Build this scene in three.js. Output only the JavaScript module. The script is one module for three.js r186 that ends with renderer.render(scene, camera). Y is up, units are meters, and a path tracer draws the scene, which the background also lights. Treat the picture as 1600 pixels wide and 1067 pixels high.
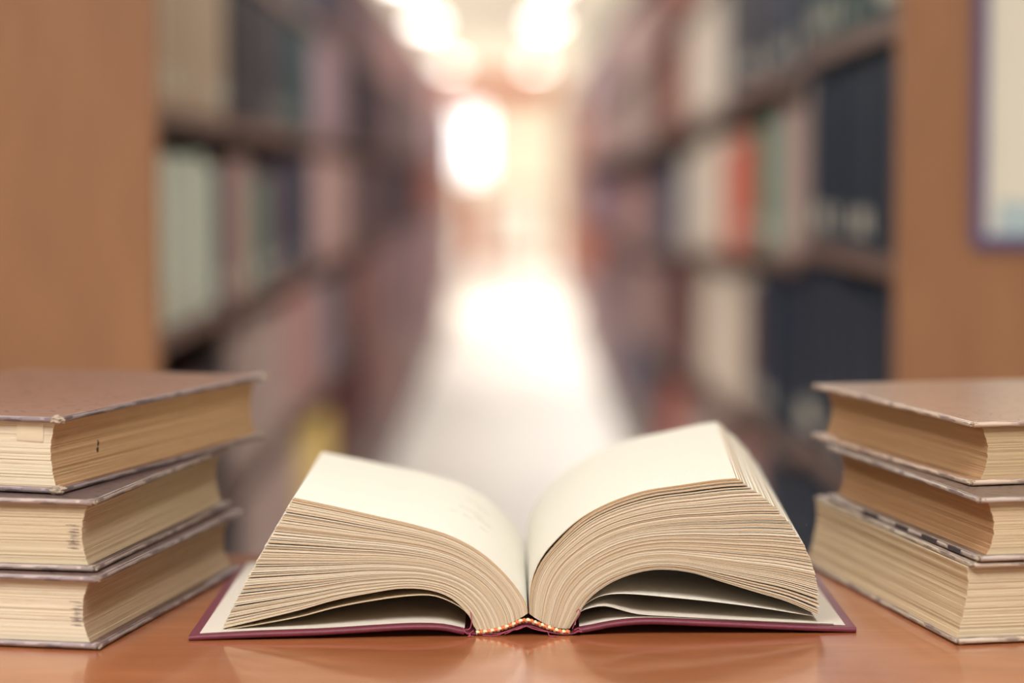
import * as THREE from 'three';
import { mergeGeometries } from 'three/addons/utils/BufferGeometryUtils.js';
import { RoundedBoxGeometry } from 'three/addons/geometries/RoundedBoxGeometry.js';
import { ImprovedNoise } from 'three/addons/math/ImprovedNoise.js';
import { RectAreaLightUniformsLib } from 'three/addons/lights/RectAreaLightUniformsLib.js';

// ------------------------------------------------------------------ camera, sky, exposure
RectAreaLightUniformsLib.init();
const scene = new THREE.Scene();
const renderer = new THREE.WebGLRenderer({ antialias: true });
renderer.toneMapping = THREE.LinearToneMapping;
renderer.toneMappingExposure = 1.06;
renderer.shadowMap.enabled = true;

const EYE = 0.997, TABLE = 0.745;                       // eye height and table top above the floor
const camera = new THREE.PerspectiveCamera(2 * Math.atan(533.5 / 3600) * 180 / Math.PI, 1.5, 0.05, 80);
camera.position.set(0, EYE, 0);
camera.rotation.x = -Math.atan(263.5 / 3600);
camera.focus = 1.265;
camera.userData.fStop = 2.4;
scene.add(camera);

scene.background = new THREE.Color(1, 0.985, 0.95);      // bright overcast sky outside the windows
scene.backgroundIntensity = 4;

const LAMP_COLOR = new THREE.Color().setRGB(1.0, 0.972, 0.925);
const CEILING = 2.45;
const ROOM_W = 3.2, ROOM_BACK = 2.6, ROOM_END = -34;

// ------------------------------------------------------------------ helpers
let seed = 7;
const rnd = () => { seed = (seed + 0x6d2b79f5) | 0; let t = Math.imul(seed ^ (seed >>> 15), 1 | seed); t = (t + Math.imul(t ^ (t >>> 7), 61 | t)) ^ t; return ((t ^ (t >>> 14)) >>> 0) / 4294967296; };
const rr = (a, b) => a + (b - a) * rnd();
const noise = new ImprovedNoise();
const taken = {};
function numbered(name) { const n = taken[name] = (taken[name] ?? -1) + 1; return n ? `${name}_${String(n).padStart(3, '0')}` : name; }
function shade(o) { o.castShadow = true; o.receiveShadow = true; return o; }
function part(name, geometry, material, parent) { const m = shade(new THREE.Mesh(geometry, material)); m.name = name; parent.add(m); return m; }
function tag(o, label, category, group) { o.userData.label = label; o.userData.category = category; if (group) o.userData.group = group; return o; }
function thing(name, label, category, pos = [0, 0, 0], turn = 0, group) {
  const o = new THREE.Group(); o.name = numbered(name); o.position.set(...pos); o.rotation.y = turn; scene.add(o);
  return tag(o, label, category, group);
}
function struct(name, geometry, material, label, parent = scene) {
  const m = part(name, geometry, material, parent);
  if (parent === scene) { m.userData.kind = 'structure'; if (label) m.userData.label = label; }
  return m;
}
function box(x0, x1, y0, y1, z0, z1) {                  // uv in metres on every face
  const g = new THREE.BoxGeometry(x1 - x0, y1 - y0, z1 - z0);
  g.translate((x0 + x1) / 2, (y0 + y1) / 2, (z0 + z1) / 2);
  const p = g.attributes.position, n = g.attributes.normal, uv = g.attributes.uv;
  for (let i = 0; i < p.count; i++) {
    const ax = Math.abs(n.getX(i)), ay = Math.abs(n.getY(i));
    if (ax > 0.5) uv.setXY(i, p.getZ(i), p.getY(i)); else if (ay > 0.5) uv.setXY(i, p.getX(i), p.getZ(i)); else uv.setXY(i, p.getX(i), p.getY(i));
  }
  return g;
}
function canvasTexture(w, h, draw, srgb = true) {
  const c = document.createElement('canvas'); c.width = w; c.height = h;
  draw(c.getContext('2d'), w, h);
  const t = new THREE.CanvasTexture(c); t.wrapS = t.wrapT = THREE.RepeatWrapping; if (srgb) t.colorSpace = THREE.SRGBColorSpace;
  return t;
}
function dataTexture(w, h, fn, srgb = true) {           // fn(u, v) -> [r, g, b] 0..255
  const d = new Uint8Array(w * h * 4);
  for (let j = 0; j < h; j++) for (let i = 0; i < w; i++) {
    const c = fn(i / w, j / h), k = (j * w + i) * 4;
    d[k] = c[0]; d[k + 1] = c[1]; d[k + 2] = c[2]; d[k + 3] = 255;
  }
  const t = new THREE.DataTexture(d, w, h); t.magFilter = THREE.LinearFilter; t.minFilter = THREE.LinearFilter;
  t.wrapS = t.wrapT = THREE.RepeatWrapping; if (srgb) t.colorSpace = THREE.SRGBColorSpace; t.needsUpdate = true;
  return t;
}
const std = (color, roughness = 0.8, extra = {}) => new THREE.MeshStandardMaterial({ color, roughness, side: THREE.DoubleSide, ...extra });
const phys = (color, roughness, extra = {}) => new THREE.MeshPhysicalMaterial({ color, roughness, side: THREE.DoubleSide, ...extra });

// a tileable grain: long along u, fine across v
function grain(a, b, stretch, lines, s0) {
  const ca = new THREE.Color(a), cb = new THREE.Color(b); ca.convertLinearToSRGB(); cb.convertLinearToSRGB();
  return dataTexture(1024, 512, (u, v) => {
    const U = Math.cos(u * 6.2832) * stretch, W = Math.sin(u * 6.2832) * stretch;
    const warp = noise.noise(U + s0, W, v * 3) * 0.05;
    let k = 0.5 + 0.38 * noise.noise(U * 0.8 + s0, W * 0.8, (v + warp) * lines) + 0.32 * noise.noise(U * 3 + s0, W * 3, (v + warp) * lines * 4.3);
    k += 0.16 * noise.noise(U * 5, W * 5 + s0, v * lines * 13);
    k = Math.min(1, Math.max(0, k));
    return [255 * (ca.r + (cb.r - ca.r) * k), 255 * (ca.g + (cb.g - ca.g) * k), 255 * (ca.b + (cb.b - ca.b) * k)];
  });
}
function withRepeat(t, x, y, turn = 0) { const c = t.clone(); c.repeat.set(x, y); c.rotation = turn; c.needsUpdate = true; return c; }

// ------------------------------------------------------------------ the room
const M = {};
M.floor = phys(0xe6ddcf, 0.5, { map: dataTexture(256, 256, (u, v) => { const k = 240 + 8 * noise.noise(u * 9, v * 9, 3) + 6 * noise.noise(u * 40, v * 40, 5); return [k, k - 6, k - 16]; }) });
M.floor.color.set(0xffffff); M.floor.map.repeat.set(0.8, 0.8);
M.ceiling = std(0xece6da, 0.9);
M.wall = std(0xe9e0d0, 0.9);
const panelGrain = grain('#93664a', '#a97b58', 1.1, 9, 2.1);
M.panel = phys(0xffffff, 0.5, { map: withRepeat(panelGrain, 0.5, 2.2, Math.PI / 2) });
M.shelfWood = std(0x513f3e, 0.55, { map: withRepeat(grain('#c9a78c', '#ffffff', 1.2, 14, 5.3), 0.7, 2) });
M.shelfEdge = std(0x7a5c50, 0.5);
M.salmon = std(0xb9521f, 0.6);
M.metal = std(0xd8d5cc, 0.5);

struct('floor', box(-ROOM_W, ROOM_W, -0.1, 0, ROOM_END, ROOM_BACK), M.floor, 'pale glossy vinyl floor running down the aisle');
struct('ceiling', box(-ROOM_W, ROOM_W, CEILING, CEILING + 0.12, ROOM_END, ROOM_BACK), M.ceiling, 'off white library ceiling');
struct('wall_back', box(-ROOM_W, ROOM_W, 0, CEILING, ROOM_BACK, ROOM_BACK + 0.15), M.wall, 'plain cream wall behind the reading table');
const WIN = [[-18.2, -20.8], [-22.2, -24.8], [-26.2, -28.8], [-30.2, -32.8]];
function sideWall(name, s) {
  const g = [], x0 = s > 0 ? ROOM_W : -ROOM_W - 0.15, x1 = x0 + 0.15;
  g.push(box(x0, x1, 0, 0.85, ROOM_END, ROOM_BACK), box(x0, x1, 2.2, CEILING, ROOM_END, ROOM_BACK));
  let z = ROOM_BACK;
  for (const [a, b] of WIN) { g.push(box(x0, x1, 0.85, 2.2, a, z)); z = b; }
  g.push(box(x0, x1, 0.85, 2.2, ROOM_END, z));
  struct(name, mergeGeometries(g), M.wall, 'long cream side wall with daylit windows at its far end');
}
sideWall('wall_left', -1); sideWall('wall_right', 1);
// end wall with one window opening
const EW = { x0: -0.95, x1: -0.36, y0: 0.9, y1: 1.95 };
struct('wall_end', mergeGeometries([
  box(-ROOM_W, EW.x0, 0, CEILING, ROOM_END - 0.15, ROOM_END), box(EW.x1, ROOM_W, 0, CEILING, ROOM_END - 0.15, ROOM_END),
  box(EW.x0, EW.x1, 0, EW.y0, ROOM_END - 0.15, ROOM_END), box(EW.x0, EW.x1, EW.y1, CEILING, ROOM_END - 0.15, ROOM_END)]), M.wall, 'bright cream wall closing the aisle');
M.glass = phys(0xffffff, 0.02, { transmission: 1, thickness: 0, ior: 1.45 });
let winNo = 0;
function windowAt(along, a, b, y0, y1, at) {            // along 'x' or 'z'
  const f = 0.05, W = new THREE.Group(); W.name = `window_${++winNo}`; W.userData.kind = 'structure'; W.userData.label = 'tall daylit window in a white frame'; scene.add(W);
  const bx = (p, q, r, s, d) => along === 'x' ? box(p, q, r, s, at - d, at + d) : box(at - d, at + d, r, s, p, q);
  const mid = (a + b) / 2;
  part('window_frame', mergeGeometries([bx(a, a + f, y0, y1, 0.03), bx(b - f, b, y0, y1, 0.03), bx(a + f, b - f, y0, y0 + f, 0.03), bx(a + f, b - f, y1 - f, y1, 0.03), bx(mid - 0.02, mid + 0.02, y0 + f, y1 - f, 0.025)]), M.metal, W);
  part('pane', bx(a + f, mid - 0.02, y0 + f, y1 - f, 0.003), M.glass, W);
  part('pane', bx(mid + 0.02, b - f, y0 + f, y1 - f, 0.003), M.glass, W);
}
for (const s of [-1, 1]) for (const [a, b] of WIN) windowAt('z', b, a, 0.85, 2.2, s * (ROOM_W + 0.075));
windowAt('x', EW.x0, EW.x1, EW.y0, EW.y1, ROOM_END - 0.075);
struct('trim_1', box(-1.0, 0.6, 2.05, 2.45, ROOM_END, ROOM_END + 0.05), M.salmon, 'orange wooden valance above the end window');

// ceiling lights: a glowing diffuser and an area light just below it
function ceilingLight(x, z, len, wide, power, label, group) {
  const o = thing('ceiling_light', label, 'ceiling light', [x, CEILING, z], 0, group);
  part('housing', box(-wide / 2 - 0.03, wide / 2 + 0.03, -0.06, 0, -len / 2 - 0.03, len / 2 + 0.03), M.metal, o);
  const d = part('diffuser', box(-wide / 2, wide / 2, -0.075, -0.0601, -len / 2, len / 2), std(0xffffff, 0.6, { emissive: LAMP_COLOR, emissiveIntensity: Math.min(power, 9) }), o);
  d.castShadow = false;
  const l = new THREE.RectAreaLight(LAMP_COLOR, power, wide, len); l.name = 'lamp'; l.position.set(0, -0.08, 0); l.rotation.x = -Math.PI / 2; o.add(l);
}
const rowA = 'ceiling lights over the aisle';
ceilingLight(-0.8, 0.15, 1.2, 0.3, 25, 'fluorescent ceiling light above the reading table, on the plain panel side', 'ceiling lights by the reading table');
ceilingLight(0.3, 0.15, 1.2, 0.3, 21, 'fluorescent ceiling light above the reading table, on the poster panel side', 'ceiling lights by the reading table');
const ords = ['', 'first', 'second', 'third', 'fourth', 'fifth', 'sixth', 'seventh', 'eighth', 'ninth', 'tenth', 'eleventh', 'twelfth', 'thirteenth', 'fourteenth', 'fifteenth'];
[-4.2, -8.2, -12.2, -16.2, -21.5, -30].forEach((z, i) => {
  for (const [x, n] of [[-0.8, 'nearer the end window'], [0.3, 'away from the end window']])
    ceilingLight(x, z, z > -18 ? 1.3 : 0.8, 0.2, z > -6 ? 27 : z > -10 ? 22 : z > -18 ? 50 : 95, `${ords[i + 1]} fluorescent light down the aisle ceiling, row ${n}`, rowA);
});

// ------------------------------------------------------------------ reading table
const tableGrain = grain('#97552f', '#b4704a', 0.9, 16, 9.7);
M.table = phys(0xffffff, 0.36, { map: withRepeat(tableGrain, 1.3, 2.6), clearcoat: 0.8, clearcoatRoughness: 0.09 });
{
  const t = thing('reading_table', 'glossy orange brown wooden reading table under the books', 'table');
  const top = new RoundedBoxGeometry(1.7, 0.032, 0.78, 3, 0.008); top.translate(0, TABLE - 0.016, -1.13);
  { const p = top.attributes.position, uv = top.attributes.uv; for (let i = 0; i < p.count; i++) uv.setXY(i, p.getX(i), p.getZ(i)); }
  part('table_top', top, M.table, t);
  part('apron', mergeGeometries([box(-0.78, 0.78, TABLE - 0.12, TABLE - 0.032, -1.47, -1.45), box(-0.78, 0.78, TABLE - 0.12, TABLE - 0.032, -0.81, -0.79)]), M.table, t);
  for (const x of [-0.79, 0.79]) for (const z of [-1.46, -0.8]) part('leg', box(x - 0.03, x + 0.03, 0, TABLE - 0.032, z - 0.03, z + 0.03), M.table, t);
}

// ------------------------------------------------------------------ slabs swept along a profile (boards, sheets)
// pts: [[x, y]...] the middle line; th thickness; zf/zb front and back, or functions of x
function slab(pts, th, zf, zb, { round = Math.min(th / 2, 0.0014), n = 40, nz = 6, lift = null } = {}) {
  const curve = pts.length > 2 ? new THREE.CatmullRomCurve3(pts.map((p) => new THREE.Vector3(p[0], p[1], 0)), false, 'centripetal') : new THREE.LineCurve3(new THREE.Vector3(...pts[0], 0), new THREE.Vector3(...pts[1], 0));
  const F = typeof zf === 'function' ? zf : () => zf, B = typeof zb === 'function' ? zb : () => zb;
  const L = curve.getLength(), h = th / 2, loop = [];                        // loop of [k: 0 front..1 back with dz, o]
  const K = 5;
  for (let i = 0; i <= K; i++) { const a = -Math.PI / 2 + Math.PI * i / K; loop.push(['f', round - round * Math.cos(a), h * Math.sin(a)]); }
  for (let i = 1; i < nz; i++) loop.push(['m', i / nz, h]);
  for (let i = 0; i <= K; i++) { const a = Math.PI / 2 - Math.PI * i / K; loop.push(['b', round - round * Math.cos(a), h * Math.sin(a)]); }
  for (let i = nz - 1; i > 0; i--) loop.push(['m', i / nz, -h]);
  const stations = [];
  for (let i = 0; i <= 3; i++) { const a = Math.PI / 2 * i / 3; stations.push([round * (1 - Math.cos(Math.PI / 2 - a)) / L, Math.max(0.02, Math.sin(a))]); }
  for (let i = 1; i < n; i++) { const u = i / n; if (u > round / L * 1.5 && u < 1 - round / L * 1.5) stations.push([u, 1]); }
  for (let i = 3; i >= 0; i--) { const a = Math.PI / 2 * i / 3; stations.push([1 - round * (1 - Math.cos(Math.PI / 2 - a)) / L, Math.max(0.02, Math.sin(a))]); }
  const pos = [], uv = [], idx = [], R = loop.length;
  for (const [u, k] of stations) {
    const c = curve.getPointAt(u), t = curve.getTangentAt(u), nx = -t.y, ny = t.x, inset = round * (1 - k) * 0.6;
    for (const [w, d, o] of loop) {
      const f = F(c.x), b = B(c.x), z = w === 'f' ? f - d - inset : w === 'b' ? b + d + inset : f + (b - f) * d;
      let x = c.x + nx * o * k, y = c.y + ny * o * k;
      if (lift) { const q = lift(x, y, (f - z) / (f - b), u); x += q[0]; y += q[1]; }
      pos.push(x, y, z); uv.push(u * L, z);
    }
  }
  const S = stations.length;
  for (let i = 0; i < S - 1; i++) for (let j = 0; j < R; j++) {
    const a = i * R + j, b = i * R + (j + 1) % R, c = a + R, d = b + R;
    idx.push(a, b, d, a, d, c);
  }
  for (const i of [0, S - 1]) for (let j = 1; j < R - 1; j++) idx.push(i * R, i * R + j, i * R + j + 1);
  const g = new THREE.BufferGeometry();
  g.setAttribute('position', new THREE.Float32BufferAttribute(pos, 3)); g.setAttribute('uv', new THREE.Float32BufferAttribute(uv, 2)); g.setIndex(idx);
  g.computeVertexNormals();
  return g;
}

// ------------------------------------------------------------------ paper, cloth and board materials
const paperFleck = dataTexture(256, 256, (u, v) => { const k = 244 + 7 * noise.noise(u * 22, v * 22, 1) + 5 * noise.noise(u * 70, v * 70, 2); return [k, k, k - 1]; });
M.paper = std(0xe9e6dc, 0.85, { map: withRepeat(paperFleck, 8, 8) });
M.edge = ['#d8c6ac', '#e0d0b8', '#cdb89c', '#e6d9c3', '#d4c0a4'].map((c) => std(c, 0.9, { map: withRepeat(paperFleck, 30, 30) }));
M.edgeOrange = std('#cfa069', 0.9);
M.pastedown = std(0xd3cbc0, 0.8);
const weave = dataTexture(128, 128, (u, v) => { const k = 205 + 28 * Math.sin(u * 6.2832 * 32) * Math.sin(v * 6.2832 * 32) + 18 * noise.noise(u * 12, v * 12, 4); return [k, k, k]; });
M.maroon = std(0x86324a, 0.5, { map: withRepeat(weave, 30, 30), bumpMap: withRepeat(weave, 30, 30), bumpScale: 0.0001 });
M.thread = std(0xa2485a, 0.8);

// ------------------------------------------------------------------ the open book
// outlines of the two halves in millimetres, seen along the spine (x across, y up from the table)
const LT = [[8.7, 11.9], [8.0, 16.5], [4.2, 23.6], [-4.9, 35.0], [-17.8, 46.4], [-33.5, 54.9], [-50.5, 60.3], [-72.7, 65.7], [-94.9, 71.1], [-118.7, 76.5]];
const LB = [[-19.6, 2.9], [-22.0, 7.9], [-25.9, 14.0], [-33.7, 20.7], [-44.2, 24.7], [-59.7, 25.9], [-76.7, 23.6], [-96.2, 20.0], [-116.0, 14.6], [-139.3, 9.0], [-158.1, 4.6]];
const RT = [[9.4, 11.9], [9.4, 19.7], [11.2, 31.7], [15.7, 42.3], [23.6, 52.1], [36.7, 63.8], [52.4, 72.3], [71.9, 78.9], [91.5, 82.0], [111.4, 84.9], [123.1, 85.7]];
const RB = [[31.5, 3.2], [32.8, 5.2], [35.4, 9.4], [40.6, 17.8], [48.6, 24.9], [59.1, 30.7], [73.5, 34.8], [84.1, 35.4], [98.5, 33.6], [114.3, 28.8], [131.6, 23.4], [151.4, 17.2], [168.8, 9.4]];
const FEET = [[-19.6, 2.4], [-8.7, 3.9], [0.7, 7.0], [4.5, 8.8], [9.1, 9.2], [12.6, 8.0], [18.9, 5.6], [27.3, 3.0], [31.5, 3.0]];
const DEPTH = 0.213;
const toCurve = (a) => new THREE.CatmullRomCurve3(a.map((p) => new THREE.Vector3(p[0] / 1000, p[1] / 1000, 0)), false, 'centripetal');
const openBook = thing('open_book', 'thick old open book with maroon cloth boards and fanned cream pages', 'book', [0, TABLE, -1.245]);
const frontZ = (x) => -0.04 * x;
{
  const halves = { left: { top: toCurve(LT), bot: toCurve(LB), bulge: 0.001, s: -1, fan: [0.002, -0.001] }, right: { top: toCurve(RT), bot: toCurve(RB), bulge: 0.0125, s: 1, fan: [0.008, 0.008] } };
  const N = 34, NZ = 3;
  const surface = (h, t, p, wob, dip) => {
    const a = h.bot.getPointAt(p), b = h.top.getPointAt(p);
    let x = a.x + (b.x - a.x) * t, y = a.y + (b.y - a.y) * t;
    const bul = 4 * t * (1 - t) * p * p * p;
    x += h.s * h.bulge * bul; y += h.bulge * 0.35 * bul;
    y -= 0.0026 * 4 * t * (1 - t) * Math.pow(Math.max(0, 1 - p / 0.2), 2);          // the feet follow the rounded spine
    // a small crease runs through the pages of the right half
    y += wob * Math.sin(p * 6 + t * 23) * Math.sin(p * Math.PI);
    y -= dip * Math.exp(-Math.pow((p - 0.24) / 0.15, 2)) * Math.max(0, (t - 0.75) / 0.25);
    return [x, y];
  };
  const leafGeometry = (h, t0, t1, gap, pEnd, wob, dip, zj) => {
    const pos = [], uv = [], idx = [[], []];
    const P = (t, i, k) => {                              // k 0 front .. 1 back
      const p = (i / N) * pEnd, [x, y] = surface(h, t, p, wob, dip), f = k * t * p * p;
      return [x + h.s * h.fan[0] * f, y + h.fan[1] * f, frontZ(x) + zj - DEPTH * k, p];
    };
    const strip = (rows, slot) => {                       // rows of points, quads between neighbours
      const base = pos.length / 3, w = rows[0].length;
      for (const r of rows) for (const q of r) { pos.push(q[0], q[1], q[2]); uv.push(q[3], -(q[2]) / DEPTH); }
      for (let a = 0; a < rows.length - 1; a++) for (let b = 0; b < w - 1; b++) {
        const i = base + a * w + b; idx[slot].push(i, i + w, i + w + 1, i, i + w + 1, i + 1);
      }
    };
    const ks = [...Array(NZ + 1).keys()].map((k) => k / NZ), is = [...Array(N + 1).keys()];
    const T1 = (i) => t1 - gap * (0.3 + 0.7 * i / N);        // the leaves lie closer at the spine
    strip(is.map((i) => ks.map((k) => P(T1(i), i, k))), 0);
    strip(is.map((i) => ks.map((k) => P(t0, i, 1 - k))), 0);
    strip(is.map((i) => [P(t0, i, 0), P(T1(i), i, 0)]), 1);
    strip(is.map((i) => [P(T1(i), i, 1), P(t0, i, 1)]), 1);
    strip(ks.map((k) => [P(t0, N, k), P(T1(N), N, k)]), 1);
    strip(ks.map((k) => [P(t0, 0, 1 - k), P(T1(0), 0, 1 - k)]), 1);
    if (h.s < 0) for (const l of idx) for (let q = 0; q < l.length; q += 3) [l[q + 1], l[q + 2]] = [l[q + 2], l[q + 1]];
    const g = new THREE.BufferGeometry();
    g.setAttribute('position', new THREE.Float32BufferAttribute(pos, 3)); g.setAttribute('uv', new THREE.Float32BufferAttribute(uv, 2));
    g.setIndex([...idx[0], ...idx[1]]); g.addGroup(0, idx[0].length, 0); g.addGroup(idx[0].length, idx[1].length, 1);
    g.computeVertexNormals();
    return g;
  };
  // faint grey print on the upper left page, as far as it shows
  const print = canvasTexture(1024, 1024, (c, w, h) => {
    c.fillStyle = '#e9e6dc'; c.fillRect(0, 0, w, h);
    const word = (u, v, len, hgt, col) => { c.strokeStyle = col; c.lineWidth = 2.2; for (let x = 0; x < len; x += 9) { c.beginPath(); c.moveTo(u + x, v); c.lineTo(u + x + rr(-3, 4), v - hgt * rr(0.5, 1)); c.lineTo(u + x + rr(2, 7), v - hgt * rr(0, 0.7)); c.stroke(); } };
    for (const [u, v, l, hh] of [[0.25, 0.5, 90, 24], [0.29, 0.44, 110, 22], [0.34, 0.57, 40, 16], [0.41, 0.58, 26, 16], [0.27, 0.3, 60, 22], [0.31, 0.24, 70, 18], [0.27, 0.62, 40, 14], [0.62, 0.42, 90, 8]]) word(u * w, v * h, l, hh, '#8f8f88');
  });
  M.printed = std(0xffffff, 0.85, { map: print });
  for (const [key, h] of Object.entries(halves)) {
    const COUNT = 56, widths = []; let total = 0;
    for (let i = 0; i < COUNT; i++) { const w = rr(0.45, 1.5); widths.push(i >= COUNT - 2 ? 0.5 : w); total += widths[i]; }
    let t = 0;
    for (let i = 0; i < COUNT; i++) {
      const w = widths[i] / total, last = i === COUNT - 1;
      let gap = rnd() < 0.22 ? rr(0.5, 0.68) : rr(0.18, 0.36);
      const t0 = t, t1 = t + w; t += w; if (last) gap = 0;
      const dip = h.s > 0 && !last ? 0.0021 : 0;
      const e = (key === 'left' && i === COUNT - 2) || (key === 'right' && i === COUNT - 2) ? M.edgeOrange : M.edge[Math.floor(rnd() * M.edge.length)];
      const g = leafGeometry(h, t0, t1, gap * w, 1 - rr(0, 0.005), rr(0.0001, 0.0002), dip, rr(-0.0005, 0.0003));
      part('page', g, [last && key === 'left' ? M.printed : M.paper, e], openBook);
    }
  }
  // the two cloth boards, bowed up towards the hinge
  const mm = (a) => a.map((p) => [p[0] / 1000, p[1] / 1000]);
  const boardL = mm([[-174.4, 1.5], [-140.8, 2.6], [-101.8, 3.5], [-69, 5.1], [-55.2, 5.6], [-37.3, 4.9], [-25.9, 2.3]]);
  const boardR = mm([[36.9, 2.4], [45, 3.7], [52.7, 5.3], [71, 7.0], [105.4, 5.7], [158.1, 3.0], [189, 1.5]]);
  const boardFL = (x) => frontZ(x) + 0.004 - 0.035 * x, boardFR = (x) => frontZ(x) + 0.003;
  const bl = part('cover_board', slab(boardL, 0.003, boardFL, -0.217, { n: 30 }), M.maroon, openBook);
  const br = part('cover_board', slab(boardR, 0.003, boardFR, -0.23, { n: 30 }), M.maroon, openBook);
  const raise = (a, d, from, to) => a.filter((p) => p[0] > from && p[0] < to).map((p) => [p[0], p[1] + d]);
  part('pastedown', slab([[-0.169, 0.0034], ...raise(boardL, 0.0019, -0.16, -0.02)], 0.0004, (x) => boardFL(x) - 0.0045, -0.213, { n: 24 }), M.pastedown, bl);
  part('pastedown', slab([...raise(boardR, 0.0019, 0.03, 0.17), [0.1835, 0.0036]], 0.0004, (x) => boardFR(x) - 0.0045, -0.226, { n: 24 }), M.pastedown, br);
  part('spine_cloth', slab(mm([[-26.5, 2.3], [-22, 1.0], [-14, 0.9], [-6, 1.4], [1, 3.8], [6, 5.2], [11, 5.0], [18, 2.6], [26, 0.9], [32, 0.9], [37.5, 2.4]]), 0.0009, 0.0025, -0.222, { n: 30 }), M.maroon, openBook);
  // loose leaves between block and boards
  part('loose_leaf', slab(mm([[-20.6, 4.4], [-23.0, 10.2], [-27.0, 14.6], [-33.9, 18.7], [-43.3, 22.0], [-55.8, 22.0], [-76.7, 19.4], [-96.2, 15.8], [-116.1, 10.8], [-139.4, 6.6], [-155, 4.3]]), 0.00035, frontZ, (x) => frontZ(x) - DEPTH), M.edge[2], openBook);
  part('flyleaf', slab(mm([[34.6, 5], [35.4, 10.0], [36.8, 12.1], [42.7, 14.5], [51.1, 15.5], [58.9, 13.5], [68.4, 11.0], [91.9, 9.2], [131.8, 6.8], [177, 4.6]]), 0.0004, (x) => frontZ(x) - 0.001, (x) => frontZ(x) - 0.219), M.pastedown, openBook);
  part('loose_leaf', slab(mm([[33.4, 5.5], [35.5, 11.2], [39.6, 15.6], [47.3, 20.1], [56.4, 21.8], [91.9, 19.1], [131.7, 14.2], [166, 8.6]]), 0.00035, (x) => frontZ(x) - 0.003, (x) => frontZ(x) - DEPTH), M.paper, openBook);
  // headband: orange and cream silk twist along the foot of the spine
  {
    const c = toCurve(FEET.map((p) => [p[0], p[1] - 0.9])), g = new THREE.TubeGeometry(c, 260, 0.0012, 8), p = g.attributes.position, col = new Float32Array(p.count * 3);
    const A = new THREE.Color('#d9703c'), B = new THREE.Color('#f0d3b0');
    for (let i = 0; i <= 260; i++) for (let j = 0; j <= 8; j++) {
      const k = i * 9 + j, q = c.getPointAt(i / 260), ph = (i / 260) * 26 + j / 8 * 0.6, b = 0.72 + 0.42 * Math.abs(Math.sin(ph * Math.PI));
      p.setXYZ(k, q.x + (p.getX(k) - q.x) * b, q.y + (p.getY(k) - q.y) * b, p.getZ(k) * b + 0.0005);
      const m = Math.floor(ph) % 2 ? A : B; col.set([m.r, m.g, m.b], k * 3);
    }
    g.setAttribute('color', new THREE.BufferAttribute(col, 3)); g.computeVertexNormals(); g.translate(0, 0, 0.0012);
    part('headband', g, std(0xffffff, 0.6, { vertexColors: true }), openBook);
  }
  const thread = (pts, r = 0.00028) => part('loose_thread', new THREE.TubeGeometry(new THREE.CatmullRomCurve3(pts.map((p) => new THREE.Vector3(p[0] / 1000, p[1] / 1000, p[2] / 1000))), 40, r, 6), M.thread, openBook);
  thread([[6, 5.6, 3], [4, 4.6, 4.2], [0, 3.4, 4.5], [-3, 2.8, 5], [-6, 1.4, 4.5], [-10, 0.6, 5], [-16, 0.5, 4]]);
  thread([[8, 5.6, 3], [3, 4.0, 5], [1, 3.6, 4.2], [-2, 2.2, 4.8], [-4, 1.4, 4.5]]);
  thread([[8, 5.4, 3], [12, 4.2, 4.5], [17, 3.0, 4.6], [19.5, 2.6, 5], [20, 1.2, 5], [20.6, 0.5, 5.2], [24, 0.5, 6]]);
  thread([[33, 4, 3], [35, 9, 3.5], [37, 12.5, 3], [36.5, 14.5, 2], [34.8, 13, 2]]);
  thread([[-21, 3, 3], [-24, 1.2, 4], [-26, 3.4, 5], [-23, 4.4, 4.6], [-22, 9, 3], [-22.6, 13, 2]]);
  thread([[-27, 5, 4], [-25, 2.2, 6], [-22.5, 1.2, 6], [-24, 0.5, 6.5], [-21, 0.6, 6]]);
  thread([[34, 1.6, 4], [36, 3.0, 4.6], [38, 2.6, 5], [36.5, 4.6, 4.6], [34, 3.6, 4]]);
}

// ------------------------------------------------------------------ closed old books in the two stacks
const edgeTextures = [0, 1, 2].map((k) => canvasTexture(1024, 512, (c, w, h) => {
  c.fillStyle = '#f4f0e8'; c.fillRect(0, 0, w, h);
  for (let i = 0; i < 260; i++) {                       // the single leaves, seen edge on
    const y = rr(0, h), a = rr(0.03, 0.17); c.strokeStyle = `rgba(${120 + rr(-20, 20)},${88 + rr(-15, 15)},${55 + rr(-10, 10)},${a})`; c.lineWidth = rr(0.7, 1.8);
    c.beginPath(); let yy = y; c.moveTo(0, yy); for (let x = 0; x <= w; x += 64) { yy += rr(-1, 1); c.lineTo(x, yy); } c.stroke();
  }
  for (let i = 0; i < 60; i++) { c.fillStyle = `rgba(150,110,70,${rr(0.02, 0.07)})`; c.beginPath(); c.ellipse(rr(0, w), rr(0, h), rr(15, 130), rr(4, 22), 0, 0, 7); c.fill(); }
  for (let i = 0; i < 260; i++) { c.fillStyle = `rgba(110,75,45,${rr(0.05, 0.2)})`; c.fillRect(rr(0, w), rr(0, h), rr(1, 7), rr(1, 2.4)); }
  if (k === 1) {                                        // ink stains by the fore edge
    for (let i = 0; i < 46; i++) { c.fillStyle = `rgba(45,42,62,${rr(0.3, 0.7)})`; c.fillRect(w * rr(0.058, 0.078), h * rr(0.34, 0.74), rr(12, 34), rr(2, 6)); }
  }
  if (k === 2) { c.fillStyle = 'rgba(50,38,28,0.85)'; c.beginPath(); c.ellipse(w * 0.21, h * 0.6, 5, 22, 0.1, 0, 7); c.fill(); c.beginPath(); c.ellipse(w * 0.213, h * 0.5, 4, 26, 0, 0, 7); c.fill(); }
}));
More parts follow.
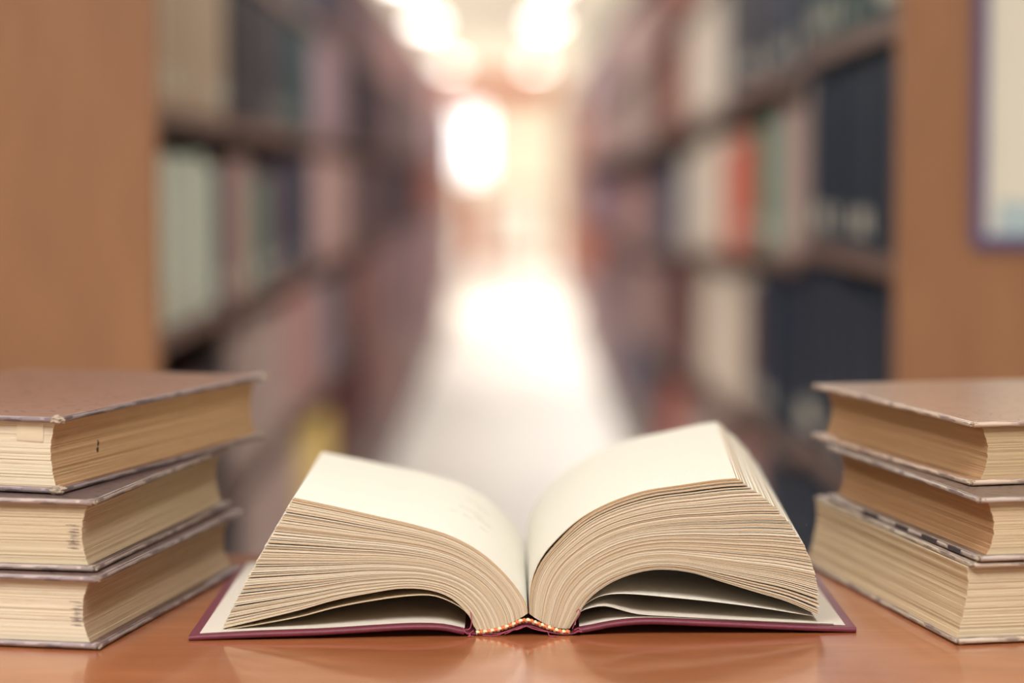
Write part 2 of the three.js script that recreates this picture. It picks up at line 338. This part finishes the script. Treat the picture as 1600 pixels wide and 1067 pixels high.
const clothWear = canvasTexture(512, 512, (c, w, h) => {
  c.fillStyle = '#ffffff'; c.fillRect(0, 0, w, h);
  for (let i = 0; i < 900; i++) { const v = rr(0, 1); c.fillStyle = v < 0.55 ? `rgba(60,40,34,${rr(0.06, 0.26)})` : `rgba(255,244,230,${rr(0.08, 0.3)})`; c.beginPath(); c.ellipse(rr(0, w), rr(0, h), rr(1, 22), rr(0.7, 5), rr(0, 3.1), 0, 7); c.fill(); }
});
const edgeWear = canvasTexture(1024, 64, (c, w, h) => {
  c.fillStyle = '#ffffff'; c.fillRect(0, 0, w, h);
  for (let i = 0; i < 90; i++) { c.fillStyle = rnd() < 0.6 ? `rgba(84,72,88,${rr(0.1, 0.4)})` : `rgba(255,250,240,${rr(0.3, 0.9)})`; c.beginPath(); c.ellipse(rr(0, w), rr(0, h), rr(10, 110), rr(2, 9), 0, 0, 7); c.fill(); }
});
function closedBook(o) {
  const { W, L, T, cover, edgeColor, tail, fore, hollow = 0.006, bow = 0.0008, gloss = 0.5, textures = [0, 0], shift = 0, board = 0.0029 } = o;
  const turn = o.flip ? Math.PI + o.ang : -o.ang;
  const b = thing('closed_book', o.label, 'book', [o.x, TABLE + o.y + 0.0008, o.z], turn, o.group);
  // page block: thin gatherings of leaves, each a little out of line with its neighbours
  const rows = 44, y0 = board, y1 = T - board, g0 = { p: [], u: [], i: [] }, g1 = { p: [], u: [], i: [] };
  const quad = (g, q, uvs) => { const k = g.p.length / 3; for (const v of q) g.p.push(...v); for (const v of uvs) g.u.push(...v); g.i.push(k, k + 1, k + 2, k, k + 2, k + 3); };
  const zc = L / 2 - 0.004, xs = -W + 0.004;
  const fx = (v) => -(o.inset ?? 0.004) + shift * (v - 0.5) - hollow * (1 - Math.pow(2 * v - 1, 2)) + 0.0006 * noise.noise(v * 9, o.x * 40, 2);
  const sx = (v) => xs - 0.004 * (1 - Math.pow(2 * v - 1, 2));
  for (let i = 0; i < rows; i++) {
    const a = i / rows, c = (i + 1) / rows, ya = y0 + (y1 - y0) * a, yb = y0 + (y1 - y0) * c, j = rr(-0.00018, 0.00018), jz = rr(-0.00022, 0.00022), zf = zc + jz, zb = -zc + jz;
    const fa = fx(a) + j, fb = fx(c) + j, sa = sx(a), sb = sx(c), U = (x) => -x / W, V = (z) => 0.5 - z / L;
    quad(g0, [[sa, ya, zf], [fa, ya, zf], [fb, yb, zf], [sb, yb, zf]], [[U(sa), a], [U(fa), a], [U(fb), c], [U(sb), c]]);
    quad(g0, [[fa, ya, zb], [sa, ya, zb], [sb, yb, zb], [fb, yb, zb]], [[U(fa), a], [U(sa), a], [U(sb), c], [U(fb), c]]);
    quad(g1, [[fa, ya, zf], [fa, ya, zb], [fb, yb, zb], [fb, yb, zf]], [[V(zf), a], [V(zb), a], [V(zb), c], [V(zf), c]]);
    quad(g0, [[sa, ya, zb], [sa, ya, zf], [sb, yb, zf], [sb, yb, zb]], [[0, a], [1, a], [1, c], [0, c]]);
    for (const [y, x, s, d] of [[ya, fa, sa, -1], [yb, fb, sb, 1]]) quad(g0, d > 0 ? [[s, y, zf], [x, y, zf], [x, y, zb], [s, y, zb]] : [[s, y, zb], [x, y, zb], [x, y, zf], [s, y, zf]], [[0, a], [1, a], [1, a], [0, a]]);
  }
  const g = new THREE.BufferGeometry(), k0 = g0.p.length / 3;
  g.setAttribute('position', new THREE.Float32BufferAttribute([...g0.p, ...g1.p], 3)); g.setAttribute('uv', new THREE.Float32BufferAttribute([...g0.u, ...g1.u], 2));
  g.setIndex([...g0.i, ...g1.i.map((q) => q + k0)]); g.addGroup(0, g0.i.length, 0); g.addGroup(g0.i.length, g1.i.length, 1); g.computeVertexNormals();
  part('page_block', g, [std(tail, 0.9, { map: edgeTextures[textures[0]] }), std(fore, 0.9, { map: edgeTextures[textures[1]] })], b);
  const cm = phys(cover, gloss, { map: withRepeat(clothWear, 6, 6), clearcoat: o.coat ?? 0.15, clearcoatRoughness: 0.25 });
  const em = std(edgeColor, 0.38, { map: withRepeat(edgeWear, 2, 1) });
  // boards: cloth faces; the edges show the worn turn-in
  const mk = (y, s) => {
    const pts = []; for (let i = 0; i <= 6; i++) { const u = i / 6; pts.push([-W + 0.006 + (W - 0.006 + (s > 0 ? (o.topShift ?? 0) : 0)) * u, y]); }
    const lift = (x, yy, k) => [0, s * bow * (Math.pow(2 * k - 1, 2) - 1) * -0.4];
    const board3 = slab(pts, board, L / 2, -L / 2, { n: 12, nz: 10, round: 0.0013, lift });
    const m = part('cover_board', board3, cm, b);
    // worn rim round the three free edges
    const rim = (p, q) => { const c = new THREE.LineCurve3(new THREE.Vector3(...p), new THREE.Vector3(...q)), t = new THREE.TubeGeometry(c, 24, board * 0.54, 10), a = t.attributes.position;
      for (let i = 0; i < a.count; i++) { const k = (L / 2 - a.getZ(i)) / L; a.setY(i, a.getY(i) + lift(0, 0, k)[1]); const q2 = 0.00015 * noise.noise(a.getX(i) * 300, a.getZ(i) * 300, s * 5 + o.x * 90); a.setX(i, a.getX(i) + q2); a.setZ(i, a.getZ(i) + q2); }
      t.computeVertexNormals(); return t; };
    const e = 0.0011, X = (o.topShift ?? 0) * (s > 0 ? 1 : 0);
    part('worn_edge', mergeGeometries([rim([X - e, y, L / 2 - e], [X - e, y, -L / 2 + e]), rim([-W + 0.006, y, L / 2 - e], [X - e, y, L / 2 - e]), rim([-W + 0.006, y, -L / 2 + e], [X - e, y, -L / 2 + e])]), em, m);
    for (const zz of [1, -1]) {                         // frayed corner
      const f = new THREE.IcosahedronGeometry(0.0031 * (o.fray ?? 0.8), 2), a = f.attributes.position;
      for (let i = 0; i < a.count; i++) { const n = 1 + 0.6 * noise.noise(a.getX(i) * 900 + o.x * 50, a.getY(i) * 900 + y * 999, a.getZ(i) * 900 + zz); a.setXYZ(i, a.getX(i) * n * 1.25, a.getY(i) * n * 0.66, a.getZ(i) * n); }
      f.computeVertexNormals(); f.translate(X - 0.0022, y, zz * (L / 2 - 0.0022));
      part('frayed_corner', f, M.frayed, m);
    }
  };
  mk(board / 2, -1); mk(T - board / 2, 1);
  const sp = []; for (let i = 0; i <= 10; i++) { const a = Math.PI * i / 10; sp.push([-W + 0.006 - 0.009 * Math.sin(a), T / 2 - (T / 2 - board / 2) * Math.cos(a)]); }
  part('spine', slab(sp, 0.0016, L / 2, -L / 2, { n: 20 }), cm, b);
  if (o.tape) part('paper_tape', slab([[-0.027, T - 0.0082], [-0.011, T - 0.0088]], 0.011, L / 2 - 0.0034, L / 2 - 0.0046, { n: 4, nz: 2, round: 0.0004 }), M.tape, b);
  for (const [p, q] of o.patches ?? []) part('dark_patch', box(-0.0018, 0.0007, 0.0005, board - 0.0004, -L / 2 + L * p, -L / 2 + L * q), M.patch, b);
  return b;
}
M.tape = phys(0xdccfb6, 0.3, { clearcoat: 0.4 });
M.patch = std(0x3d3c44, 0.5);
M.frayed = std(0xa8998a, 0.95);
const S = { y: 0 };
function mid(f, b) { return { x: (f[0] + b[0]) / 2, z: -(f[1] + b[1]) / 2 }; }
const stackL = 'closed books stacked beside the open book, plain panel side', stackR = 'closed books stacked beside the open book, poster panel side';
closedBook({ ...mid([-0.219, 1.203], [-0.171, 1.446]), y: 0, ang: 0.19, W: 0.165, L: 0.249, T: 0.0386, cover: 0x6b5550, edgeColor: 0xa79a9c, tail: '#ece4d4', fore: '#bda78f', textures: [1, 0], inset: 0.006, hollow: 0.0042, label: 'cream-edged closed book lying on the table at the bottom of its stack, ink-stained', group: stackL });
closedBook({ ...mid([-0.222, 1.213], [-0.179, 1.458]), y: 0.0395, ang: 0.173, W: 0.165, L: 0.248, T: 0.0384, cover: 0x5d4c4c, edgeColor: 0xb0a19c, tail: '#ded2bd', fore: '#c8b59c', textures: [1, 0], inset: 0.005, hollow: 0.0035, label: 'closed old book between two others under the mottled brown cover, ink-stained page edges', group: stackL });
closedBook({ ...mid([-0.245, 1.232], [-0.161, 1.495]), y: 0.0788, ang: 0.3, W: 0.18, L: 0.276, T: 0.0412, cover: 0x8a6656, edgeColor: 0x9a8f94, tail: '#ece4d4', fore: '#cba985', textures: [0, 2], hollow: 0.003, fray: 1.15, tape: true, label: 'mottled brown closed book on top, taped tail edge and small mark on fore edge', group: stackL });
closedBook({ ...mid([0.237, 1.217], [0.189, 1.472]), flip: true, y: 0, ang: 0.19, W: 0.165, L: 0.262, T: 0.0436, cover: 0x8a7466, edgeColor: 0xc9bcae, tail: '#e0d4be', fore: '#d3c0a4', textures: [0, 0], hollow: 0.0022, topShift: -0.008, shift: -0.006, label: 'thick closed book lying on the table under one with checked fore edge', group: stackR });
closedBook({ ...mid([0.249, 1.216], [0.2, 1.455]), flip: true, y: 0.0445, ang: 0.2, W: 0.165, L: 0.244, T: 0.0342, cover: 0x7a675c, edgeColor: 0xbdb2ac, tail: '#ddceb4', fore: '#b38c68', textures: [0, 0], inset: 0.006, patches: [[0.1, 0.17], [0.24, 0.33], [0.42, 0.5], [0.62, 0.72]], hollow: 0.004, label: 'closed brown-edged book in the middle of the stack with glossy tan top cover', group: stackR });
closedBook({ ...mid([0.2525, 1.258], [0.1955, 1.49]), flip: true, y: 0.0796, ang: 0.241, W: 0.165, L: 0.239, T: 0.035, cover: 0xa98468, edgeColor: 0xd0bcae, tail: '#d0bc9f', fore: '#ba9674', textures: [0, 0], hollow: 0.004, inset: 0.0075, gloss: 0.32, coat: 0.6, label: 'closed book with glossy tan cover on top of its stack', group: stackR });

// ------------------------------------------------------------------ bookcases
const FACE = 0.40, DEEP = 0.27, UNIT = 0.9, START = 2.425, HIGH = { plain: 1.56, poster: 1.66 };
const shelvesPlain = () => [0.08, 0.293, 0.553, 0.813, 1.073, 1.31];
function shelvesPoster(z) {
  const q = Math.min(z, 7.5) - 2.5, up = EYE + 0.178 - 0.0196 * q, lo = EYE - 0.082 - 0.0325 * q;
  return [0.06, Math.max(lo - 0.57, 0.2), lo - 0.285, lo, up, up + 0.27];
}
const caseGeo = {};
function bookcase(side, k, z0, x, levels, label, group) {
  const top = side < 0 ? HIGH.plain : HIGH.poster, IN = 0.02;          // uprights and shelves stand back from the spines
  const s = side, o = thing('bookcase', label, 'bookcase', [s * x, 0, -z0], s > 0 ? Math.PI : 0, group);
  // local: aisle face at x = 0, body towards -x; the near end at z = 0 (turned for the other row)
  const dz = (a, b) => s > 0 ? [a, b] : [-b, -a];
  const bx = (x0, x1, y0, y1, a, b) => { const [p, q] = dz(a, b); return box(x0, x1, y0, y1, p, q); };
  part('side_panel', bx(-DEEP, -IN, 0, top, 0, 0.018), M.shelfWood, o);
  part('side_panel', bx(-DEEP, -IN, 0, top, UNIT - 0.018, UNIT), M.shelfWood, o);
  part('back_panel', bx(-DEEP, -DEEP + 0.008, 0, top, 0.018, UNIT - 0.018), M.shelfWood, o);
  part('top_panel', bx(-DEEP + 0.008, -IN, top - 0.018, top, 0.018, UNIT - 0.018), M.shelfWood, o);
  for (const y of levels) {
    const sh = part('shelf', bx(-DEEP + 0.008, -0.004, y - 0.022, y, 0.018, UNIT - 0.018), M.shelfWood, o);
    part('shelf_edge', bx(-0.004, 0, y - 0.022, y, 0.018, UNIT - 0.018), M.shelfEdge, sh);
  }
  return o;
}
// end panels facing the table
function endPanel(s, x0, x1, z, label) { const o = tag(part(numbered('end_panel'), box(Math.min(s * x0, s * x1), Math.max(s * x0, s * x1), 0, s < 0 ? HIGH.plain + 0.02 : HIGH.poster + 0.02, -z - 0.025, -z), M.panel, scene), label, 'panel'); return o; }
endPanel(-1, 0.37, 1.02, 2.4, 'plain orange brown wooden end panel closing a row of bookcases');
endPanel(1, 0.402, 1.05, 2.4, 'orange brown wooden end panel carrying the framed poster');

// a shelved book: cover with rounded spine, page block set back, paper label; unit size, spine at x = 0 towards +x
function unitBook() {
  const cov = [], n = 5, prof = [];
  for (let i = 0; i <= n; i++) { const a = -Math.PI / 2 + Math.PI * i / n; prof.push([-0.04 + 0.04 * Math.cos(a), 0.5 * Math.sin(a)]); }
  const sh = new THREE.Shape(); sh.moveTo(-1, -0.5); for (const [x, z] of prof) sh.lineTo(x, z); sh.lineTo(-1, 0.5); sh.lineTo(-1, 0.4); sh.lineTo(-0.06, 0.4); sh.lineTo(-0.06, -0.4); sh.lineTo(-1, -0.4); sh.closePath();
  const c = new THREE.ExtrudeGeometry(sh, { depth: 1, bevelEnabled: false }); c.rotateX(-Math.PI / 2); cov.push(c.toNonIndexed());
  const p = new THREE.BoxGeometry(0.9, 0.97, 0.8); p.translate(-0.51, 0.5, 0);
  return [cov[0], p.toNonIndexed()];
}
const [uCover, uPages] = unitBook();
for (const g of [uCover, uPages]) { g.deleteAttribute('uv'); g.clearGroups(); }
const labelGeo = new THREE.BoxGeometry(0.012, 0.13, 0.7).toNonIndexed(); labelGeo.translate(0.001, 0.16, 0); labelGeo.deleteAttribute('uv');
const bookGeo = mergeGeometries([uCover, uPages], true);
const bookGeoLabel = mergeGeometries([uCover, uPages, labelGeo], true);
const shelfBookPages = std(0xd8c6a4, 0.9), stickerMat = std(0xe6e0d2, 0.8);
const PALETTE = {
  beige: '#d4bda2', charcoal: '#403f47', 'dark teal': '#1f4a50', mauve: '#b0959c', navy: '#25364c', 'dark mauve': '#655560', 'pinkish brown': '#c29792', tan: '#c79a60', mint: '#e6efe0', green: '#64907e',
  pink: '#d0aea8', 'brown grey': '#7d6c6e', taupe: '#c4ada6', 'grey blue': '#8b8791', maroon: '#6a3d40', yellow: '#f6da86', 'red brown': '#a34b35', cream: '#e0d3c2', teal: '#4f9480', salmon: '#cc6a56', 'slate blue': '#3f5f80', purple: '#5d4f7a', black: '#1a3148',
};
const bookMats = {}; for (const [k, c] of Object.entries(PALETTE)) bookMats[k] = [0.9, 1, 1.08].map((f) => phys(new THREE.Color(c).multiplyScalar(f), 0.45, { clearcoat: 0.15, clearcoatRoughness: 0.3 }));
// colour runs by distance from the reading table: [until, colour, height]
const RUNS = {
  plain: {
    1.31: [[5, 'navy'], [5.8, 'dark mauve'], [7.4, 'mauve'], [9, 'pinkish brown'], [11, 'mauve'], [16, 'pinkish brown']],
    1.073: [[3.3, 'beige', 0.24], [4.2, 'charcoal', 0.23], [4.68, 'dark teal', 0.23], [5.6, 'mauve', 0.22], [6.8, 'navy', 0.21], [8, 'dark mauve'], [11, 'brown grey'], [16, 'mauve']],
    0.813: [[2.66, 'tan', 0.2], [3.16, 'mint', 0.2], [3.3, 'black', 0.19], [3.52, 'pink', 0.2], [3.75, 'green', 0.17], [4.1, 'dark mauve', 0.19], [4.7, 'navy', 0.2], [5.7, 'pink', 0.21], [6.8, 'brown grey'], [8, 'dark mauve'], [10, 'charcoal'], [16, 'red brown']],
    0.553: [[3.3, 'charcoal', 0.17], [4.1, 'taupe', 0.2], [4.8, 'pinkish brown', 0.21], [5.4, 'grey blue', 0.2], [5.9, 'maroon', 0.2], [7.4, 'pinkish brown'], [16, 'mauve']],
    0.293: [[3.4, 'charcoal', 0.2], [4.4, 'taupe', 0.2], [5.15, 'yellow', 0.165], [6.5, 'maroon'], [8, 'pinkish brown'], [16, 'mauve']],
  },
  poster: {
    5: [[3.2, 'navy'], [4, 'charcoal'], [5.4, 'cream'], [6.4, 'red brown'], [9, 'pink'], [16, 'mauve']],
    4: [[3.2, 'dark teal', 0.22], [3.8, 'navy', 0.22], [4.6, 'charcoal', 0.22], [5.6, 'cream', 0.23], [6.5, 'red brown', 0.23], [7.8, 'cream', 0.22], [10, 'taupe'], [16, 'pinkish brown']],
    3: [[3.2, 'black', 0.225], [3.58, 'taupe', 0.22], [3.95, 'teal', 0.2], [4.5, 'salmon', 0.2], [5.7, 'cream', 0.22], [6.4, 'slate blue', 0.2], [7, 'mauve'], [9.7, 'pinkish brown'], [13, 'purple'], [16, 'pinkish brown']],
    2: [[3.9, 'black', 0.24], [4.1, 'maroon', 0.2], [5.2, 'cream', 0.22], [6.2, 'maroon', 0.23], [8.6, 'pink', 0.22], [11, 'brown grey'], [16, 'salmon']],
    1: [[3.8, 'black', 0.24], [4.6, 'pinkish brown', 0.2], [5.6, 'taupe', 0.2], [6.4, 'salmon', 0.2], [8, 'grey blue'], [9, 'purple'], [16, 'mauve']],
  },
};
const SHELF_NAME = { plain: { 1.31: 'topmost visible', 1.073: 'upper', 0.813: 'middle', 0.553: 'lower', 0.293: 'lowest visible' }, poster: { 5: 'topmost visible', 4: 'upper', 3: 'middle', 2: 'lower', 1: 'lowest visible' } };
const ordinal = (n) => n + (n % 100 > 10 && n % 100 < 14 ? 'th' : ['th', 'st', 'nd', 'rd'][n % 10] ?? 'th');
const all = [];
function fillUnit(kind, s, x, z0, levels, top) {
  levels.forEach((y, li) => {
    const key = kind === 'plain' ? y : li, runs = RUNS[kind]?.[key], room = (levels[li + 1] ?? (s < 0 ? HIGH.plain : HIGH.poster)) - y - 0.03;
    let z = z0 + 0.022;
    const zEnd = z0 + UNIT - 0.022;
    while (z < zEnd - 0.02) {
      const t = Math.min(rr(0.026, 0.046), zEnd - z);
      if (t < 0.018) break;
      const run = runs?.find((r) => z < r[0]);
      const stray = rnd() < (z < 4.5 ? 0.015 : z < 6 ? 0.06 : 0.22);
      const names = Object.keys(PALETTE);
      const color = run && !stray ? run[1] : ['taupe', 'mauve', 'pinkish brown', 'brown grey', 'dark mauve', 'maroon', 'cream'][Math.floor(rnd() * 7)];
      const h = Math.min(room, (run?.[2] ?? 0.205) + rr(-0.014, 0.012)), d = rr(0.15, 0.19), set = rr(0.002, 0.012);
      all.push({ kind, s, x: x + set, y: y + 0.0004, z: z + t / 2, t: t - 0.0008, h, d, color, key, v: Math.floor(rnd() * 3) });
      z += t;
      if (rnd() < 0.03) z += 0.02;
    }
  });
}
for (let k = 0; k < 14; k++) {
  const z0 = START + k * UNIT;
  bookcase(-1, k, z0, FACE, shelvesPlain(), `dark wooden bookcase, ${ords[k + 1]} behind the plain end panel`, 'bookcases behind the plain end panel');
  fillUnit('plain', -1, FACE, z0, shelvesPlain());
  const lv = shelvesPoster(z0 + UNIT / 2);
  // the other row is turned, so its unit starts at the far end
  bookcase(1, k, z0, FACE + 0.012, lv, `dark wooden bookcase, ${ords[k + 1]} behind the poster end panel`, 'bookcases behind the poster end panel');
  fillUnit('poster', 1, FACE + 0.012, z0, lv);
}
// a further block of bookcases past a cross aisle
endPanel(-1, 0.5, 1.1, 19.0, 'small far orange wooden end panel past the cross aisle, window side');
endPanel(1, 0.44, 1.1, 19.0, 'small far orange wooden end panel past the cross aisle, away from window');
for (let k = 0; k < 5; k++) for (const [s, x, n] of [[-1, 0.53, 'window side'], [1, 0.47, 'away from window']]) {
  bookcase(s, k, 19.025 + k * UNIT, x, shelvesPlain(), `far bookcase past the cross aisle, ${ords[k + 1]} along, ${n}`, 'bookcases past the cross aisle');
  fillUnit('far', s, x, 19.025 + k * UNIT, shelvesPlain());
}
// the books one can see largest stand alone; the rest is one mass
{
  const counts = {};
  for (const b of all) { const k = `${b.kind} ${b.key} ${b.s}`; b.no = counts[k] = (counts[k] ?? 0) + 1; }
  const seen = (b) => {
    if (b.kind === 'far' || !SHELF_NAME[b.kind][b.key]) return false;
    const px = 800 + b.s * b.x * 3600 / b.z, top = 270 + (EYE - b.y - b.h) * 3600 / b.z, bot = 270 + (EYE - b.y) * 3600 / b.z;
    if (bot < 4 || px < 236 || px > 1412) return false;
    const cover = px < 420 ? 590 : px < 505 ? 780 : px < 1120 ? 680 : px < 1260 ? 800 : 605;
    return top < cover - 6;
  };
  const near = all.filter(seen).sort((a, b) => a.z - b.z).slice(0, 300), pick = new Set(near), rest = all.filter((b) => !pick.has(b));
  for (const b of near) {
    const sticker = (b.no + b.v) % 3 === 0;
    const m = shade(new THREE.Mesh(sticker ? bookGeoLabel : bookGeo, sticker ? [bookMats[b.color][b.v], shelfBookPages, stickerMat] : [bookMats[b.color][b.v], shelfBookPages]));
    m.name = numbered('shelved_book'); scene.add(m);
    m.position.set(b.s * b.x, b.y, -b.z); m.rotation.y = b.s > 0 ? Math.PI : 0; m.scale.set(b.d, b.h, b.t);
    tag(m, `${b.color} book, ${ordinal(b.no)} from the ${b.kind} end panel, ${SHELF_NAME[b.kind][b.key]} shelf`, 'book', `books in the row behind the ${b.kind} end panel`);
  }
  const one = mergeGeometries([uCover, uPages]);
  const inst = shade(new THREE.InstancedMesh(one, phys(0xffffff, 0.5), rest.length)); inst.name = 'distant_books';
  inst.userData = { kind: 'stuff', label: 'rows of distant mauve and brown books filling the far shelves', category: 'books' };
  const m4 = new THREE.Matrix4(), q = new THREE.Quaternion(), Y = new THREE.Vector3(0, 1, 0), col = new THREE.Color();
  rest.forEach((b, i) => {
    q.setFromAxisAngle(Y, b.s > 0 ? Math.PI : 0); m4.compose(new THREE.Vector3(b.s * b.x, b.y, -b.z), q, new THREE.Vector3(b.d, b.h, b.t));
    inst.setMatrixAt(i, m4); inst.setColorAt(i, col.set(PALETTE[b.color]).multiplyScalar([0.9, 1, 1.08][b.v]));
  });
  scene.add(inst);
  console.log('books', all.length, 'alone', near.length, 'to depth', near.at(-1).z);
}

// ------------------------------------------------------------------ framed poster on the end panel
{
  const x0 = 0.478, x1 = 0.9, y0 = EYE - 0.077, y1 = EYE + 0.56, zp = -2.4;
  const p = thing('framed_poster', 'white printed poster in a violet blue frame on the wooden end panel', 'poster', [0, 0, 0]);
  const f = 0.012, fm = std(0x5a5488, 0.4);
  part('poster_frame', mergeGeometries([box(x0, x1, y0, y0 + f, zp, zp + 0.014), box(x0, x1, y1 - f, y1, zp, zp + 0.014), box(x0, x0 + f, y0 + f, y1 - f, zp, zp + 0.014), box(x1 - f, x1, y0 + f, y1 - f, zp, zp + 0.014)]), fm, p);
  const sheet = box(x0 + f, x1 - f, y0 + f, y1 - f, zp, zp + 0.006), uv = sheet.attributes.uv, ps = sheet.attributes.position;
  for (let i = 0; i < uv.count; i++) uv.setXY(i, (ps.getX(i) - x0) / (x1 - x0), (ps.getY(i) - y0) / (y1 - y0));
  const art = canvasTexture(512, 768, (c, w, h) => {
    c.fillStyle = '#eeebe0'; c.fillRect(0, 0, w, h);
    const blot = (x, y, rx, ry, col) => { c.fillStyle = col; c.beginPath(); c.ellipse(x * w, y * h, rx * w, ry * h, 0, 0, 7); c.fill(); };
    c.fillStyle = '#bcd3dc'; c.fillRect(0.06 * w, 0.925 * h, w * 0.9, h * 0.06);
    blot(0.24, 0.56, 0.07, 0.06, '#e6cfc4'); blot(0.3, 0.66, 0.1, 0.045, '#ccd6c0'); blot(0.24, 0.755, 0.06, 0.035, '#c8d8cc'); blot(0.26, 0.83, 0.07, 0.04, '#ecd39a'); blot(0.6, 0.7, 0.16, 0.12, '#e8cfa4'); blot(0.7, 0.4, 0.2, 0.12, '#d3dfe0');
    c.strokeStyle = '#c9c4b8'; c.lineWidth = 3; for (let i = 0; i < 14; i++) { c.beginPath(); c.moveTo(w * 0.2, h * (0.1 + i * 0.025)); c.lineTo(w * rr(0.6, 0.92), h * (0.1 + i * 0.025)); c.stroke(); }
  });
  part('poster_sheet', sheet, std(0xffffff, 0.35, { map: art }), p);
}

// ------------------------------------------------------------------ low framed board standing at the end of the aisle
{
  const o = thing('standing_board', 'low white board in an orange wooden frame standing far down the aisle', 'board', [0.03, 0, -25]);
  part('board_sheet', box(-0.27, 0.3, 0.1, 0.76, -0.01, 0.005), std(0xf2efe4, 0.35), o);
  part('board_frame', mergeGeometries([box(-0.5, -0.27, 0, 0.8, -0.02, 0.02), box(0.3, 0.34, 0, 0.8, -0.02, 0.02), box(-0.27, 0.3, 0.03, 0.1, -0.02, 0.02), box(-0.27, 0.3, 0.76, 0.8, -0.02, 0.02)]), M.salmon, o);
  for (const x of [-0.4, 0.32]) part('foot', box(x - 0.03, x + 0.03, 0, 0.03, -0.2, 0.2), M.salmon, o);
}

renderer.render(scene, camera);
